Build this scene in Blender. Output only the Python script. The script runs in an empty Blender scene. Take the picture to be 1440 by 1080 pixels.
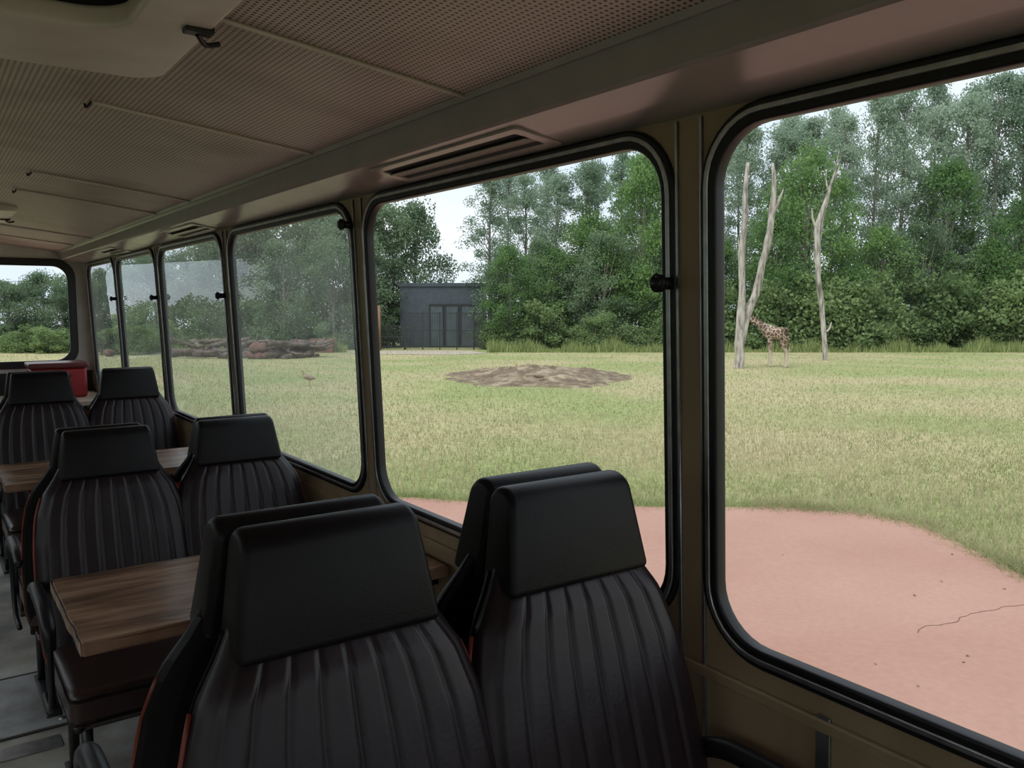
import bpy, bmesh, math, random
import numpy as np
from mathutils import Vector, Matrix, noise
random.seed(7); rng=np.random.default_rng(7)
scene=bpy.context.scene
COL=scene.collection
scene.view_settings.view_transform='Standard'
scene.view_settings.look='None'
EYE=1.5
HD=(0.5807,0.8141); RT=(0.8141,-0.5807)
GS=0.02
def gz(x,y):
    d=HD[0]*x+HD[1]*y
    return -1.25-GS*max(d,0)
def P(q,d):      # bearing tangent, distance along viewing heading -> ground x,y
    return (RT[0]*q*d+HD[0]*d, RT[1]*q*d+HD[1]*d)
def G(q,d):
    x,y=P(q,d); return Vector((x,y,gz(x,y)))

# ---------------------------------------------------------------- materials
def mat(name,c1,c2=None,scale=5,detail=4,rough=.6,metal=0,bump=0,bscale=None,stretch=(1,1,1),spec=.5,ramp=(.35,.65),c3=None,rot=(0,0,0)):
    m=bpy.data.materials.new(name); m.use_nodes=True
    nt=m.node_tree; N=nt.nodes; L=nt.links
    b=N['Principled BSDF']; b.inputs['Roughness'].default_value=rough
    b.inputs['Metallic'].default_value=metal
    b.inputs['Specular IOR Level'].default_value=spec
    b.inputs['Base Color'].default_value=(*c1,1)
    tc=N.new('ShaderNodeTexCoord'); mp=N.new('ShaderNodeMapping')
    mp.inputs['Scale'].default_value=stretch; mp.inputs['Rotation'].default_value=rot
    L.new(tc.outputs['Object'],mp.inputs['Vector'])
    if c2:
        n=N.new('ShaderNodeTexNoise'); n.inputs['Scale'].default_value=scale; n.inputs['Detail'].default_value=detail
        L.new(mp.outputs[0],n.inputs['Vector'])
        r=N.new('ShaderNodeValToRGB'); r.color_ramp.elements[0].position=ramp[0]; r.color_ramp.elements[1].position=ramp[1]
        r.color_ramp.elements[0].color=(*c1,1); r.color_ramp.elements[1].color=(*c2,1)
        if c3:
            e=r.color_ramp.elements.new((ramp[0]+ramp[1])/2); e.color=(*c3,1)
        L.new(n.outputs['Fac'],r.inputs['Fac']); L.new(r.outputs['Color'],b.inputs['Base Color'])
    if bump:
        n2=N.new('ShaderNodeTexNoise'); n2.inputs['Scale'].default_value=bscale or scale; n2.inputs['Detail'].default_value=5
        L.new(mp.outputs[0],n2.inputs['Vector'])
        bp=N.new('ShaderNodeBump'); bp.inputs['Strength'].default_value=bump; bp.inputs['Distance'].default_value=.01
        L.new(n2.outputs['Fac'],bp.inputs['Height']); L.new(bp.outputs[0],b.inputs['Normal'])
    return m

def leafmat(name,c1,c2,tl=.4):
    m=bpy.data.materials.new(name); m.use_nodes=True
    nt=m.node_tree; N=nt.nodes; L=nt.links; N.clear()
    out=N.new('ShaderNodeOutputMaterial')
    tc=N.new('ShaderNodeTexCoord'); n=N.new('ShaderNodeTexNoise'); n.inputs['Scale'].default_value=.9; n.inputs['Detail'].default_value=3
    L.new(tc.outputs['Object'],n.inputs['Vector'])
    oi=N.new('ShaderNodeObjectInfo'); ad=N.new('ShaderNodeMath'); ad.operation='MULTIPLY_ADD'; ad.inputs[1].default_value=.35; ad.inputs[2].default_value=-.17
    L.new(oi.outputs['Random'],ad.inputs[0])
    a2=N.new('ShaderNodeMath'); a2.operation='ADD'; L.new(n.outputs['Fac'],a2.inputs[0]); L.new(ad.outputs[0],a2.inputs[1])
    r=N.new('ShaderNodeValToRGB'); r.color_ramp.elements[0].position=.3; r.color_ramp.elements[1].position=.7
    r.color_ramp.elements[0].color=(*c1,1); r.color_ramp.elements[1].color=(*c2,1)
    L.new(a2.outputs[0],r.inputs['Fac'])
    d=N.new('ShaderNodeBsdfDiffuse'); t=N.new('ShaderNodeBsdfTranslucent'); mx=N.new('ShaderNodeMixShader'); mx.inputs[0].default_value=tl
    L.new(r.outputs[0],d.inputs[0]); L.new(r.outputs[0],t.inputs[0]); L.new(d.outputs[0],mx.inputs[1]); L.new(t.outputs[0],mx.inputs[2])
    L.new(mx.outputs[0],out.inputs[0])
    return m

def glassmat(name,haze,hc=(.55,.62,.6),tint=(.93,.96,.95),f0=.03,fk=.9):
    m=bpy.data.materials.new(name); m.use_nodes=True
    nt=m.node_tree; N=nt.nodes; L=nt.links; N.clear()
    out=N.new('ShaderNodeOutputMaterial')
    lw=N.new('ShaderNodeLayerWeight'); lw.inputs[0].default_value=.5
    pw=N.new('ShaderNodeMath'); pw.operation='POWER'; pw.inputs[1].default_value=5; L.new(lw.outputs['Facing'],pw.inputs[0])
    ma=N.new('ShaderNodeMath'); ma.operation='MULTIPLY_ADD'; ma.inputs[1].default_value=fk; ma.inputs[2].default_value=f0; L.new(pw.outputs[0],ma.inputs[0])
    tr=N.new('ShaderNodeBsdfTransparent'); tr.inputs[0].default_value=(*tint,1)
    gl=N.new('ShaderNodeBsdfGlossy'); gl.inputs['Roughness'].default_value=.0; gl.inputs[0].default_value=(1,1,1,1)
    df=N.new('ShaderNodeBsdfTranslucent'); df.inputs[0].default_value=(*hc,1)
    tc=N.new('ShaderNodeTexCoord'); n=N.new('ShaderNodeTexNoise'); n.inputs['Scale'].default_value=3; n.inputs['Detail'].default_value=4
    L.new(tc.outputs['Object'],n.inputs['Vector'])
    mh=N.new('ShaderNodeMath'); mh.operation='MULTIPLY'; mh.inputs[1].default_value=haze*2; L.new(n.outputs['Fac'],mh.inputs[0])
    m1=N.new('ShaderNodeMixShader'); L.new(mh.outputs[0],m1.inputs[0]); L.new(tr.outputs[0],m1.inputs[1]); L.new(df.outputs[0],m1.inputs[2])
    m2=N.new('ShaderNodeMixShader'); L.new(ma.outputs[0],m2.inputs[0]); L.new(m1.outputs[0],m2.inputs[1]); L.new(gl.outputs[0],m2.inputs[2])
    L.new(m2.outputs[0],out.inputs[0])
    return m

M={}
M['laminate']=mat('laminate',(.38,.285,.175),(.28,.205,.12),scale=6,stretch=(1,1,.25),rough=.45,bump=.05,bscale=60)
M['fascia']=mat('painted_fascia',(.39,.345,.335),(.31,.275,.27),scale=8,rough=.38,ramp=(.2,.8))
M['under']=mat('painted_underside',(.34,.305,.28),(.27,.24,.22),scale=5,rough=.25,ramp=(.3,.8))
M['white']=mat('white_paint',(.62,.60,.55),(.5,.48,.43),scale=6,rough=.5)
M['rubber']=mat('black_rubber',(.010,.010,.012),rough=.4,spec=.4)
M['steel']=mat('brushed_steel',(.55,.56,.58),(.4,.4,.42),scale=30,rough=.3,metal=.9)
M['glass_clear']=glassmat('clear_glass',.006,f0=.008,fk=.25,tint=(.97,.985,.98))
M['glass_dirty']=glassmat('dirty_glass',.14,tint=(.86,.91,.91),f0=.03,fk=.75)
M['headrest']=mat('black_vinyl',(.0055,.0045,.005),(.008,.007,.0075),scale=9,rough=.40,bump=.08,bscale=350,spec=.20)
M['vinyl']=mat('brown_black_vinyl',(.012,.0068,.0085),(.018,.011,.013),scale=5,rough=.36,bump=.05,bscale=120,spec=.34)
M['cushion']=mat('dark_brown_vinyl',(.035,.018,.015),(.022,.011,.010),scale=5,rough=.33,bump=.06,bscale=90)
M['orange']=mat('orange_edging',(.24,.032,.014),(.15,.022,.010),scale=6,rough=.45)
M['blackmetal']=mat('black_metal',(.015,.015,.016),rough=.4,metal=.2)
M['greenmetal']=mat('green_metal',(.03,.09,.075),(.02,.06,.05),scale=9,rough=.45)
M['wood']=mat('worn_table_wood',(.075,.04,.025),(.38,.235,.15),scale=3.2,detail=10,stretch=(1,6,1),rough=.27,bump=.3,bscale=14,ramp=(.3,.70),c3=(.205,.115,.07))
M['palewood']=mat('pale_counter_wood',(.42,.33,.25),(.60,.50,.40),scale=4,detail=8,stretch=(1,6,1),rough=.35)
M['floor']=mat('worn_floor',(.34,.35,.35),(.11,.115,.115),scale=3.2,detail=10,rough=.45,bump=.2,bscale=40,c3=(.24,.235,.21))
M['floorplate']=mat('floor_plate',(.28,.295,.31),(.14,.145,.15),scale=7,detail=8,rough=.4,bump=.1,bscale=60)
M['cream']=mat('cream_paint',(.58,.55,.49),(.48,.45,.39),scale=6,rough=.35)
M['dark']=mat('dark_recess',(.02,.02,.018),rough=.8)
M['red']=mat('red_plastic',(.32,.012,.016),(.25,.01,.014),scale=5,rough=.45)
M['bark']=mat('bark',(.14,.125,.11),(.26,.24,.21),scale=3,stretch=(2,2,.4),rough=.9)
M['deadwood']=mat('bleached_deadwood',(.13,.115,.10),(.46,.43,.39),scale=2.2,detail=10,stretch=(2.5,2.5,.5),rough=.95,bump=1,bscale=5,ramp=(.32,.58),spec=.1)
M['logwood']=mat('weathered_log',(.06,.042,.034),(.17,.13,.105),scale=3,rough=.9,bump=.4,bscale=6)
M['rock']=mat('reddish_rock',(.19,.08,.06),(.12,.085,.07),scale=2,rough=.9,bump=.5,bscale=5)
M['terracotta']=mat('terracotta',(.20,.085,.05),(.15,.065,.04),scale=3,rough=.8)
M['poplar']=leafmat('poplar_leaves',(.21,.30,.21),(.40,.50,.39),.5)  # leaf colour lifted to paint in the haze of distance
M['broad']=leafmat('broadleaf_leaves',(.12,.22,.085),(.25,.39,.15),.5)  # lightened as well, atmospheric haze is put into the colour
M['shrub']=leafmat('shrub_leaves',(.13,.20,.09),(.26,.36,.16),.45)
M['darktree']=leafmat('dark_leaves',(.12,.19,.11),(.24,.33,.20),.5)  # green raised to stand in for hazy air over far trees
M['tall']=leafmat('tall_grass',(.18,.24,.09),(.32,.38,.16))
M['blade']=leafmat('green_blades',(.24,.30,.12),(.35,.40,.19))
M['straw']=leafmat('straw_stems',(.42,.37,.23),(.56,.49,.33))
M['slate']=mat('slate_cladding',(.045,.06,.078),(.06,.078,.095),scale=2,rough=.5)
M['bwindow']=mat('door_glass',(.055,.075,.09),(.08,.10,.12),scale=1,rough=.5)
M['gate']=mat('dark_gate',(.02,.024,.026),rough=.5)
M['rust']=mat('rusty_post',(.22,.12,.07),(.17,.09,.05),scale=3,rough=.8)
M['mane']=mat('mane_hair',(.15,.08,.05),(.11,.06,.035),scale=9,rough=.9)
M['sand']=mat('sandy_path',(.42,.37,.30),(.36,.32,.26),scale=1.5,rough=.95)
M['mud']=mat('dung_and_straw',(.11,.078,.053),(.32,.265,.18),scale=1.8,detail=9,rough=.95,bump=.8,bscale=5,c3=(.17,.13,.085))
M['hoof']=mat('dark_eye',(.01,.008,.006),rough=.3)
M['goose']=mat('goose_plumage',(.20,.15,.10),(.34,.27,.19),scale=8,rough=.8)
M['leg']=mat('pink_leg',(.4,.22,.16),rough=.7)
M['crack']=mat('crack_soil',(.19,.10,.07),rough=.95)
M['debris']=mat('dead_leaf',(.18,.10,.075),rough=.9)

def ceilmat():
    m=mat('perforated_ceiling',(.50,.41,.32),rough=.45)
    N=m.node_tree.nodes;L=m.node_tree.links;b=N['Principled BSDF']
    tc=N.new('ShaderNodeTexCoord'); v=N.new('ShaderNodeTexVoronoi'); v.voronoi_dimensions='2D'; v.inputs['Randomness'].default_value=0; v.inputs['Scale'].default_value=84
    L.new(tc.outputs['Object'],v.inputs['Vector'])
    r=N.new('ShaderNodeValToRGB'); r.color_ramp.elements[0].position=.24; r.color_ramp.elements[1].position=.30
    r.color_ramp.elements[0].color=(.025,.020,.016,1); r.color_ramp.elements[1].color=(.49,.425,.365,1)
    L.new(v.outputs['Distance'],r.inputs['Fac'])
    n=N.new('ShaderNodeTexNoise'); n.inputs['Scale'].default_value=2.5; n.inputs['Detail'].default_value=8; L.new(tc.outputs['Object'],n.inputs['Vector'])
    r2=N.new('ShaderNodeValToRGB'); r2.color_ramp.elements[0].position=.28;r2.color_ramp.elements[0].color=(.62,.57,.51,1); r2.color_ramp.elements[1].position=.52; r2.color_ramp.elements[1].color=(1,1,1,1)
    L.new(n.outputs['Fac'],r2.inputs['Fac'])
    mx=N.new('ShaderNodeMix'); mx.data_type='RGBA'; mx.blend_type='MULTIPLY'; mx.inputs[0].default_value=1
    L.new(r.outputs[0],mx.inputs[6]); L.new(r2.outputs[0],mx.inputs[7]); L.new(mx.outputs[2],b.inputs['Base Color'])
    return m
M['ceiling']=ceilmat()

def two(name,base,s1,a1,b1,ca,cb,s2,cc,cd,rough=1,spec=.1,bump=0,bscale=25):
    m=mat(name,base,rough=rough,spec=spec,bump=bump,bscale=bscale)
    N=m.node_tree.nodes;L=m.node_tree.links;b=N['Principled BSDF']
    tc=N.new('ShaderNodeTexCoord')
    def nz(s,d,a,bb,ca,cb):
        n=N.new('ShaderNodeTexNoise'); n.inputs['Scale'].default_value=s; n.inputs['Detail'].default_value=d; L.new(tc.outputs['Object'],n.inputs['Vector'])
        r=N.new('ShaderNodeValToRGB'); r.color_ramp.elements[0].position=a; r.color_ramp.elements[1].position=bb
        r.color_ramp.elements[0].color=(*ca,1); r.color_ramp.elements[1].color=(*cb,1); L.new(n.outputs['Fac'],r.inputs['Fac']); return r
    big=nz(s1,7,a1,b1,ca,cb); fine=nz(s2,8,.3,.7,cc,cd)
    mx=N.new('ShaderNodeMix'); mx.data_type='RGBA'; mx.blend_type='MULTIPLY'; mx.inputs[0].default_value=1
    L.new(big.outputs[0],mx.inputs[6]); L.new(fine.outputs[0],mx.inputs[7]); L.new(mx.outputs[2],b.inputs['Base Color'])
    return m
M['ground']=two('meadow',(.3,.34,.15),.13,.38,.62,(.28,.33,.145),(.42,.38,.23),5,(.72,.74,.70),(1.1,1.08,1.05))
M['pad']=two('red_concrete',(.5,.27,.22),.45,.28,.72,(.345,.195,.15),(.41,.25,.20),16,(.93,.92,.91),(1.04,1.03,1.03),rough=.85,spec=.3,bump=.15)
def girmat():
    m=mat('giraffe_coat',(.3,.15,.06),rough=.8)
    N=m.node_tree.nodes;L=m.node_tree.links;b=N['Principled BSDF']
    tc=N.new('ShaderNodeTexCoord'); v=N.new('ShaderNodeTexVoronoi'); v.feature='DISTANCE_TO_EDGE'; v.inputs['Scale'].default_value=4.2
    L.new(tc.outputs['Object'],v.inputs['Vector'])
    r=N.new('ShaderNodeValToRGB'); r.color_ramp.elements[0].position=.05; r.color_ramp.elements[1].position=.09
    r.color_ramp.elements[0].color=(.46,.38,.30,1); r.color_ramp.elements[1].color=(.135,.078,.05,1)
    L.new(v.outputs['Distance'],r.inputs['Fac'])
    sx=N.new('ShaderNodeSeparateXYZ'); L.new(tc.outputs['Object'],sx.inputs[0])
    mr=N.new('ShaderNodeMapRange'); mr.inputs[1].default_value=.75; mr.inputs[2].default_value=1.25; L.new(sx.outputs[2],mr.inputs[0])
    mx=N.new('ShaderNodeMix'); mx.data_type='RGBA'; L.new(mr.outputs[0],mx.inputs[0]); mx.inputs[6].default_value=(.50,.43,.34,1); L.new(r.outputs[0],mx.inputs[7])
    L.new(mx.outputs[2],b.inputs['Base Color']); return m
M['giraffe']=girmat()

# ---------------------------------------------------------------- mesh helpers
def obj(name,me,parent=None,loc=(0,0,0),rot=(0,0,0),m=None,smooth=False,label=None,cat=None,kind=None,group=None):
    o=bpy.data.objects.new(name,me)
    o.location=loc; o.rotation_euler=rot
    if m is not None and me is not None and len(me.materials)==0: me.materials.append(m)
    if smooth and me is not None:
        me.polygons.foreach_set('use_smooth',[True]*len(me.polygons))
    if parent: o.parent=parent
    if label: o['label']=label
    if cat: o['category']=cat
    if kind: o['kind']=kind
    if group: o['group']=group
    COL.objects.link(o); return o
def empty(name,loc,rot=(0,0,0),**k):
    o=obj(name,None,loc=loc,rot=rot,**k); o.empty_display_size=.1; return o
def pym(name,v,f):
    me=bpy.data.meshes.new(name); me.from_pydata([tuple(a) for a in v],[],f); me.update()
    bm=bmesh.new(); bm.from_mesh(me); bmesh.ops.recalc_face_normals(bm,faces=bm.faces); bm.to_mesh(me); bm.free(); return me
def rr(a0,a1,b0,b1,r,n=8):
    pts=[]
    for (ca,cb,s) in ((a1-r,b1-r,0),(a0+r,b1-r,90),(a0+r,b0+r,180),(a1-r,b0+r,270)):
        for i in range(n+1):
            t=math.radians(s+90*i/n); pts.append((ca+r*math.cos(t),cb+r*math.sin(t)))
    return pts
def plate(name,outline,holes,t,fn,bev=0):
    cu=bpy.data.curves.new(name,'CURVE'); cu.dimensions='2D'; cu.fill_mode='BOTH'; cu.extrude=t/2
    if bev: cu.bevel_depth=bev; cu.bevel_resolution=2; cu.extrude=max(t/2-bev,.0005)
    for pl in [outline]+holes:
        sp=cu.splines.new('POLY'); sp.points.add(len(pl)-1)
        for i,p in enumerate(pl): sp.points[i].co=(p[0],p[1],0,1)
        sp.use_cyclic_u=True
    o=bpy.data.objects.new('tmp',cu); COL.objects.link(o)
    dg=bpy.context.evaluated_depsgraph_get(); dg.update()
    me=bpy.data.meshes.new_from_object(o.evaluated_get(dg))
    bpy.data.objects.remove(o); 
    for v in me.vertices: v.co=fn(v.co.x,v.co.y,v.co.z)
    bm=bmesh.new(); bm.from_mesh(me); bmesh.ops.remove_doubles(bm,verts=bm.verts,dist=1e-5); bmesh.ops.recalc_face_normals(bm,faces=bm.faces); bm.to_mesh(me); bm.free()
    me.name=name; me.materials.clear(); return me
def box(name,x0,x1,y0,y1,z0,z1,bev=0,seg=3):
    bm=bmesh.new(); bmesh.ops.create_cube(bm,size=1)
    for v in bm.verts: v.co=Vector((x0+(v.co.x+.5)*(x1-x0),y0+(v.co.y+.5)*(y1-y0),z0+(v.co.z+.5)*(z1-z0)))
    if bev: bmesh.ops.bevel(bm,geom=list(bm.edges),offset=bev,segments=seg,affect='EDGES',profile=.5)
    me=bpy.data.meshes.new(name); bm.to_mesh(me); bm.free(); return me
def joinm(name,mes):
    bm=bmesh.new()
    for me in mes: bm.from_mesh(me)
    o=bpy.data.meshes.new(name); bm.to_mesh(o); bm.free(); return o
def smoothpts(pts,rad,k):
    if k<2: return pts,rad
    P_=[Vector(p) for p in pts]; out=[];ro=[]
    for i in range(len(P_)-1):
        p0=P_[max(i-1,0)];p1=P_[i];p2=P_[i+1];p3=P_[min(i+2,len(P_)-1)]
        for j in range(k):
            t=j/k
            out.append(.5*((2*p1)+(-p0+p2)*t+(2*p0-5*p1+4*p2-p3)*t*t+(-p0+3*p1-3*p2+p3)*t**3)); ro.append(rad[i]*(1-t)+rad[i+1]*t)
    out.append(P_[-1]); ro.append(rad[-1]); return out,ro
def tube(name,pts,rad,seg=10,k=4,flat=1,nz=0):
    if not hasattr(rad,'__len__'): rad=[rad]*len(pts)
    pts,rad=smoothpts(pts,rad,k); pts=[Vector(p) for p in pts]
    v=[];f=[]; ref=None
    for i,p in enumerate(pts):
        t=(pts[min(i+1,len(pts)-1)]-pts[max(i-1,0)]).normalized()
        if ref is None: ref=Vector((1,0,0)) if abs(t.x)<.8 else Vector((0,1,0))
        a=(ref-t*ref.dot(t)).normalized(); b=t.cross(a); ref=a
        for s in range(seg):
            th=2*math.pi*s/seg
            r=rad[i]
            if nz: r*=1+nz*noise.noise(Vector((math.cos(th)*1.5,math.sin(th)*1.5,i*.35+pts[0].x*3)))
            v.append(p+a*math.cos(th)*r+b*math.sin(th)*r*flat)
    n=len(pts)
    for i in range(n-1):
        for s in range(seg):
            f.append((i*seg+s,i*seg+(s+1)%seg,(i+1)*seg+(s+1)%seg,(i+1)*seg+s))
    f.append(tuple(range(seg))); f.append(tuple((n-1)*seg+s for s in range(seg)))
    return pym(name,v,f)
def skin(name,verts,edges,rad,sub=2,root=0):
    me=bpy.data.meshes.new('t'); me.from_pydata(verts,edges,[]); me.update()
    o=bpy.data.objects.new('t',me); COL.objects.link(o)
    sm=o.modifiers.new('s','SKIN'); sm.use_smooth_shade=True; ss=o.modifiers.new('u','SUBSURF'); ss.levels=sub; ss.render_levels=sub
    sv=me.skin_vertices[0].data
    for i,r in enumerate(rad):
        sv[i].radius=(r,r) if not isinstance(r,tuple) else r
        sv[i].use_root=(i==root)
    dg=bpy.context.evaluated_depsgraph_get(); dg.update()
    out=bpy.data.meshes.new_from_object(o.evaluated_get(dg)); out.name=name
    bpy.data.objects.remove(o); return out

# ---------------------------------------------------------------- bus shell
def WX(z): return 1.2-.042*(z-1.35)
PIL=[-3.2,-1.78,-.35,1.09,2.52,3.96,5.33,6.62,7.9]
ZB,ZT=.865,1.815
Y0,Y1=-1.85,8.0
def side(sg):
    def mk(off): return lambda a,b,c: Vector((sg*(WX(b)+off+c),a,b))
    wins=[]
    for i in range(1,len(PIL)-1):
        a,b=PIL[i]+.062,PIL[i+1]-.062
        wins.append((a,b))
    holes=[rr(a-.014,b+.014,ZB-.014,ZT+.014,.12) for a,b in wins]
    me=plate('wall',[(Y0,0),(Y1,0),(Y1,2.0),(Y0,2.0)],holes,.016,mk(.008))
    nm='wall_right' if sg>0 else 'wall_left'
    obj(nm,me,m=M['laminate'],kind='structure',label='bus side wall clad in yellowish wood-grain laminate',cat='wall')
    for i,(a,b) in enumerate(wins):
        k=i+1+(0 if sg>0 else 7)
        e=empty('window_%d'%k,(sg*WX(ZB),(a+b)/2,ZB),kind='structure',cat='window',
            label='bus side window with rounded corners and black rubber seal' if i<3 else 'hazy bus side window with rounded corners and black seal')
        off=Vector(e.location)
        def loc(off2): 
            g=mk(off2); return lambda a_,b_,c_: g(a_,b_,c_)-off
        v=[loc(.008)(p[0],p[1],0) for p in rr(a-.004,b+.004,ZB-.004,ZT+.004,.112)]
        gm=bpy.data.meshes.new('glass_pane'); gm.from_pydata([tuple(q) for q in v],[],[tuple(range(len(v)))]); gm.update()
        obj('glass_pane',gm,parent=e,m=M['glass_clear'] if (i<3) else M['glass_dirty'])
        r1=plate('rubber_seal',rr(a-.025,b+.025,ZB-.025,ZT+.025,.133),[rr(a,b,ZB,ZT,.108)],.030,loc(.006),bev=.006)
        obj('rubber_seal',r1,parent=e,m=M['rubber'],smooth=False)
        r2=plate('steel_bead',rr(a-.0175,b+.0175,ZB-.0175,ZT+.0175,.122),[rr(a-.0115,b+.0115,ZB-.0115,ZT+.0115,.117)],.006,loc(-.0095),bev=.002)
        obj('steel_bead',r2,parent=e,m=M['steel'])
side(1); side(-1)
def endwall(nm,y,sg,num):
    f=lambda a,b,c: Vector((a,y+sg*(.025)+c,b))
    out=[(-1.26,0),(1.26,0),(1.17,2.05),(-1.17,2.05)]
    me=plate('wall',out,[rr(-1.07,1.07,1.0,1.845,.13)],.05,f)
    obj(nm,me,m=M['white'],kind='structure',label='white painted end wall of the bus',cat='wall')
    e=empty('window_%d'%num,(0,y,1.0),kind='structure',label='wide bus end window with black rubber seal',cat='window')
    v=[(p[0],.03*sg,p[1]-1.0) for p in rr(-1.08,1.08,.99,1.855,.13)]
    gm=bpy.data.meshes.new('glass_pane'); gm.from_pydata(v,[],[tuple(range(len(v)))]); obj('glass_pane',gm,parent=e,m=M['glass_clear'])
    g=lambda a,b,c: Vector((a,-sg*.005+c,b-1.0))
    obj('rubber_seal',plate('rubber_seal',rr(-1.10,1.10,.97,1.875,.15),[rr(-1.05,1.05,1.02,1.825,.12)],.03,g,bev=.006),parent=e,m=M['rubber'])
endwall('wall_front',Y1,1,15); endwall('wall_rear',Y0,-1,16)
obj('trim_12',box('trim',-1.2,1.2,7.975,7.998,.0,.93),m=M['dark'],kind='structure',label='dark lower panel under the bus end window',cat='panel')
obj('floor',box('floor',-1.25,1.25,Y0,Y1,-.06,0),m=M['floor'],kind='structure',label='worn grey scuffed bus floor',cat='floor')
# ceiling
def cz(x):
    x=abs(x); xs=[0,.2,.385,.98]; zs=[2.036,2.030,2.014,1.942]; return float(np.interp(x,xs,zs))
xs=[-.98,-.87,-.75,-.6,-.45,-.34,-.2,0,.2,.34,.45,.6,.75,.87,.98]; ys=[Y0,1.0,1.68,5.2,5.75,Y1]
v=[(x,y,cz(x)) for y in ys for x in xs]; f=[]
for j in range(len(ys)-1):
    for i in range(len(xs)-1):
        if abs((xs[i]+xs[i+1])/2)<.34 and j in (1,3): continue
        a=j*len(xs)+i; f.append((a,a+1,a+1+len(xs),a+len(xs)))
me=bpy.data.meshes.new('ceiling'); me.from_pydata(v,[],f); me.update()
obj('ceiling',me,m=M['ceiling'],smooth=True,kind='structure',label='perforated beige ceiling panels, gently arched',cat='ceiling')
for (a,b,y0,y1) in ((1.0,1.68,.86,1.96),(5.2,5.75,5.08,5.85)):
    e=empty('roof_hatch',(0,(a+b)/2,1.985),label='cream roof hatch frame with rounded corners and dark recess',cat='roof hatch')
    g=lambda p,q,c: Vector((p,q-(a+b)/2,c+.018))
    obj('hatch_frame',plate('hatch_frame',rr(-.445,.445,y0,y1,.06),[rr(-.33,.33,a+.01,b-.01,.09)],.04,g,bev=.009),parent=e,m=M['cream'])
    rec=joinm('hatch_recess',[box('a',-.345,-.335,a-(a+b)/2,b-(a+b)/2,.035,.2),box('a',.335,.345,a-(a+b)/2,b-(a+b)/2,.035,.2),box('a',-.345,.345,a-(a+b)/2-.01,a-(a+b)/2,.035,.2),box('a',-.345,.345,b-(a+b)/2,b-(a+b)/2+.01,.035,.2),box('a',-.35,.35,a-(a+b)/2-.01,b-(a+b)/2+.01,.2,.21)])
    obj('hatch_recess',rec,parent=e,m=M['dark'])
    obj('hatch_lid',plate('hatch_lid',rr(-.27,.27,a+.08,b-.08,.1),[],.03,lambda p,q,c: Vector((p,q-(a+b)/2,c+.15)),bev=.01),parent=e,m=M['cream'])
    obj('latch',joinm('latch',[box('l',.405,.455,y0+.62*(y1-y0)-(a+b)/2,y0+.62*(y1-y0)+.03-(a+b)/2,-.010,.004,.003,2),tube('l2',[(.43,y0+.64*(y1-y0)-(a+b)/2,-.008),(.45,y0+.66*(y1-y0)-(a+b)/2,-.018),(.475,y0+.66*(y1-y0)-(a+b)/2,-.012)],.005,k=3)]),parent=e,m=M['blackmetal'])
for y in (.2,1.534,2.37,3.74,4.35,6.2,7.0):
    pts=[(x,y,cz(x)-.004) for x in (.385,.5,.65,.8,.975)]
    if abs(y-1.534)<.01: pts[0]=(.45,y,cz(.45)-.004)
    x0=pts[0][0]
    s=tube('ceiling_strip',pts,.0048,seg=8,k=2)
    h=tube('hook',[(x0,y,cz(x0)-.004),(x0-.007,y,cz(x0)-.014),(x0-.013,y+.008,cz(x0)-.018),(x0-.013,y+.018,cz(x0)-.008)],.0035,seg=6,k=2)
    e=empty('ceiling_rail',(.68,y,cz(.68)-.01),label='thin cream metal rod running across the ceiling',cat='rail',group='ceiling rods')
    for n_,mm,ma in (('rod',s,M['cream']),('hook',h,M['blackmetal'])):
        for vv in mm.vertices: vv.co-=Vector((.68,y,cz(.68)-.01))
        obj(n_,mm,parent=e,m=ma,smooth=True)
prof=[(.965,1.947),(.972,1.932),(.985,1.935),(.992,1.925),(1.0,1.878),(1.008,1.872),(1.10,1.856),(1.181,1.846),(1.186,1.838)]
for sg,k in ((1,1),(-1,2)):
    v=[(sg*p[0],y,p[1]) for y in (Y0,Y1) for p in prof]; n=len(prof)
    f=[(i,i+1,n+i+1,n+i) for i in range(n-1)]
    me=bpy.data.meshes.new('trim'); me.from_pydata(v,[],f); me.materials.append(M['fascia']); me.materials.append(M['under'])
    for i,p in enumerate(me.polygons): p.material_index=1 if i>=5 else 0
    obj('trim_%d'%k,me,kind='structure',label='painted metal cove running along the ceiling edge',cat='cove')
def uz(x): return 1.872-(x-1.008)*(.026/.173)
for (a,b) in ((1.43,2.12),(3.95,4.55),(5.9,6.45)):
    e=empty('air_vent',(1.09,(a+b)/2,uz(1.09)),label='slotted air vent set in the painted cove underside',cat='vent',group='cove air vents')
    of=Vector(e.location)
    g=lambda p,q,c: Vector((q,p,uz(q)+c-.002))-of
    obj('vent_frame',plate('vent_frame',rr(a,b,1.03,1.155,.012,3),[rr(a+.03,b-.03,1.05,1.135,.008,3)],.008,g,bev=.003),parent=e,m=M['under'])
    obj('vent_slot',plate('vent_slot',rr(a+.025,b-.025,1.045,1.14,.006,3),[],.002,lambda p,q,c: Vector((q,p,uz(q)+c-.0015))-of),parent=e,m=M['dark'])
    obj('louvre',plate('louvre',rr(a+.035,b-.035,1.075,1.12,.004,3),[],.003,lambda p,q,c: Vector((q,p,uz(q)+c-.006+(q-1.09)*.2))-of),parent=e,m=M['under'])
n=3
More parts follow.
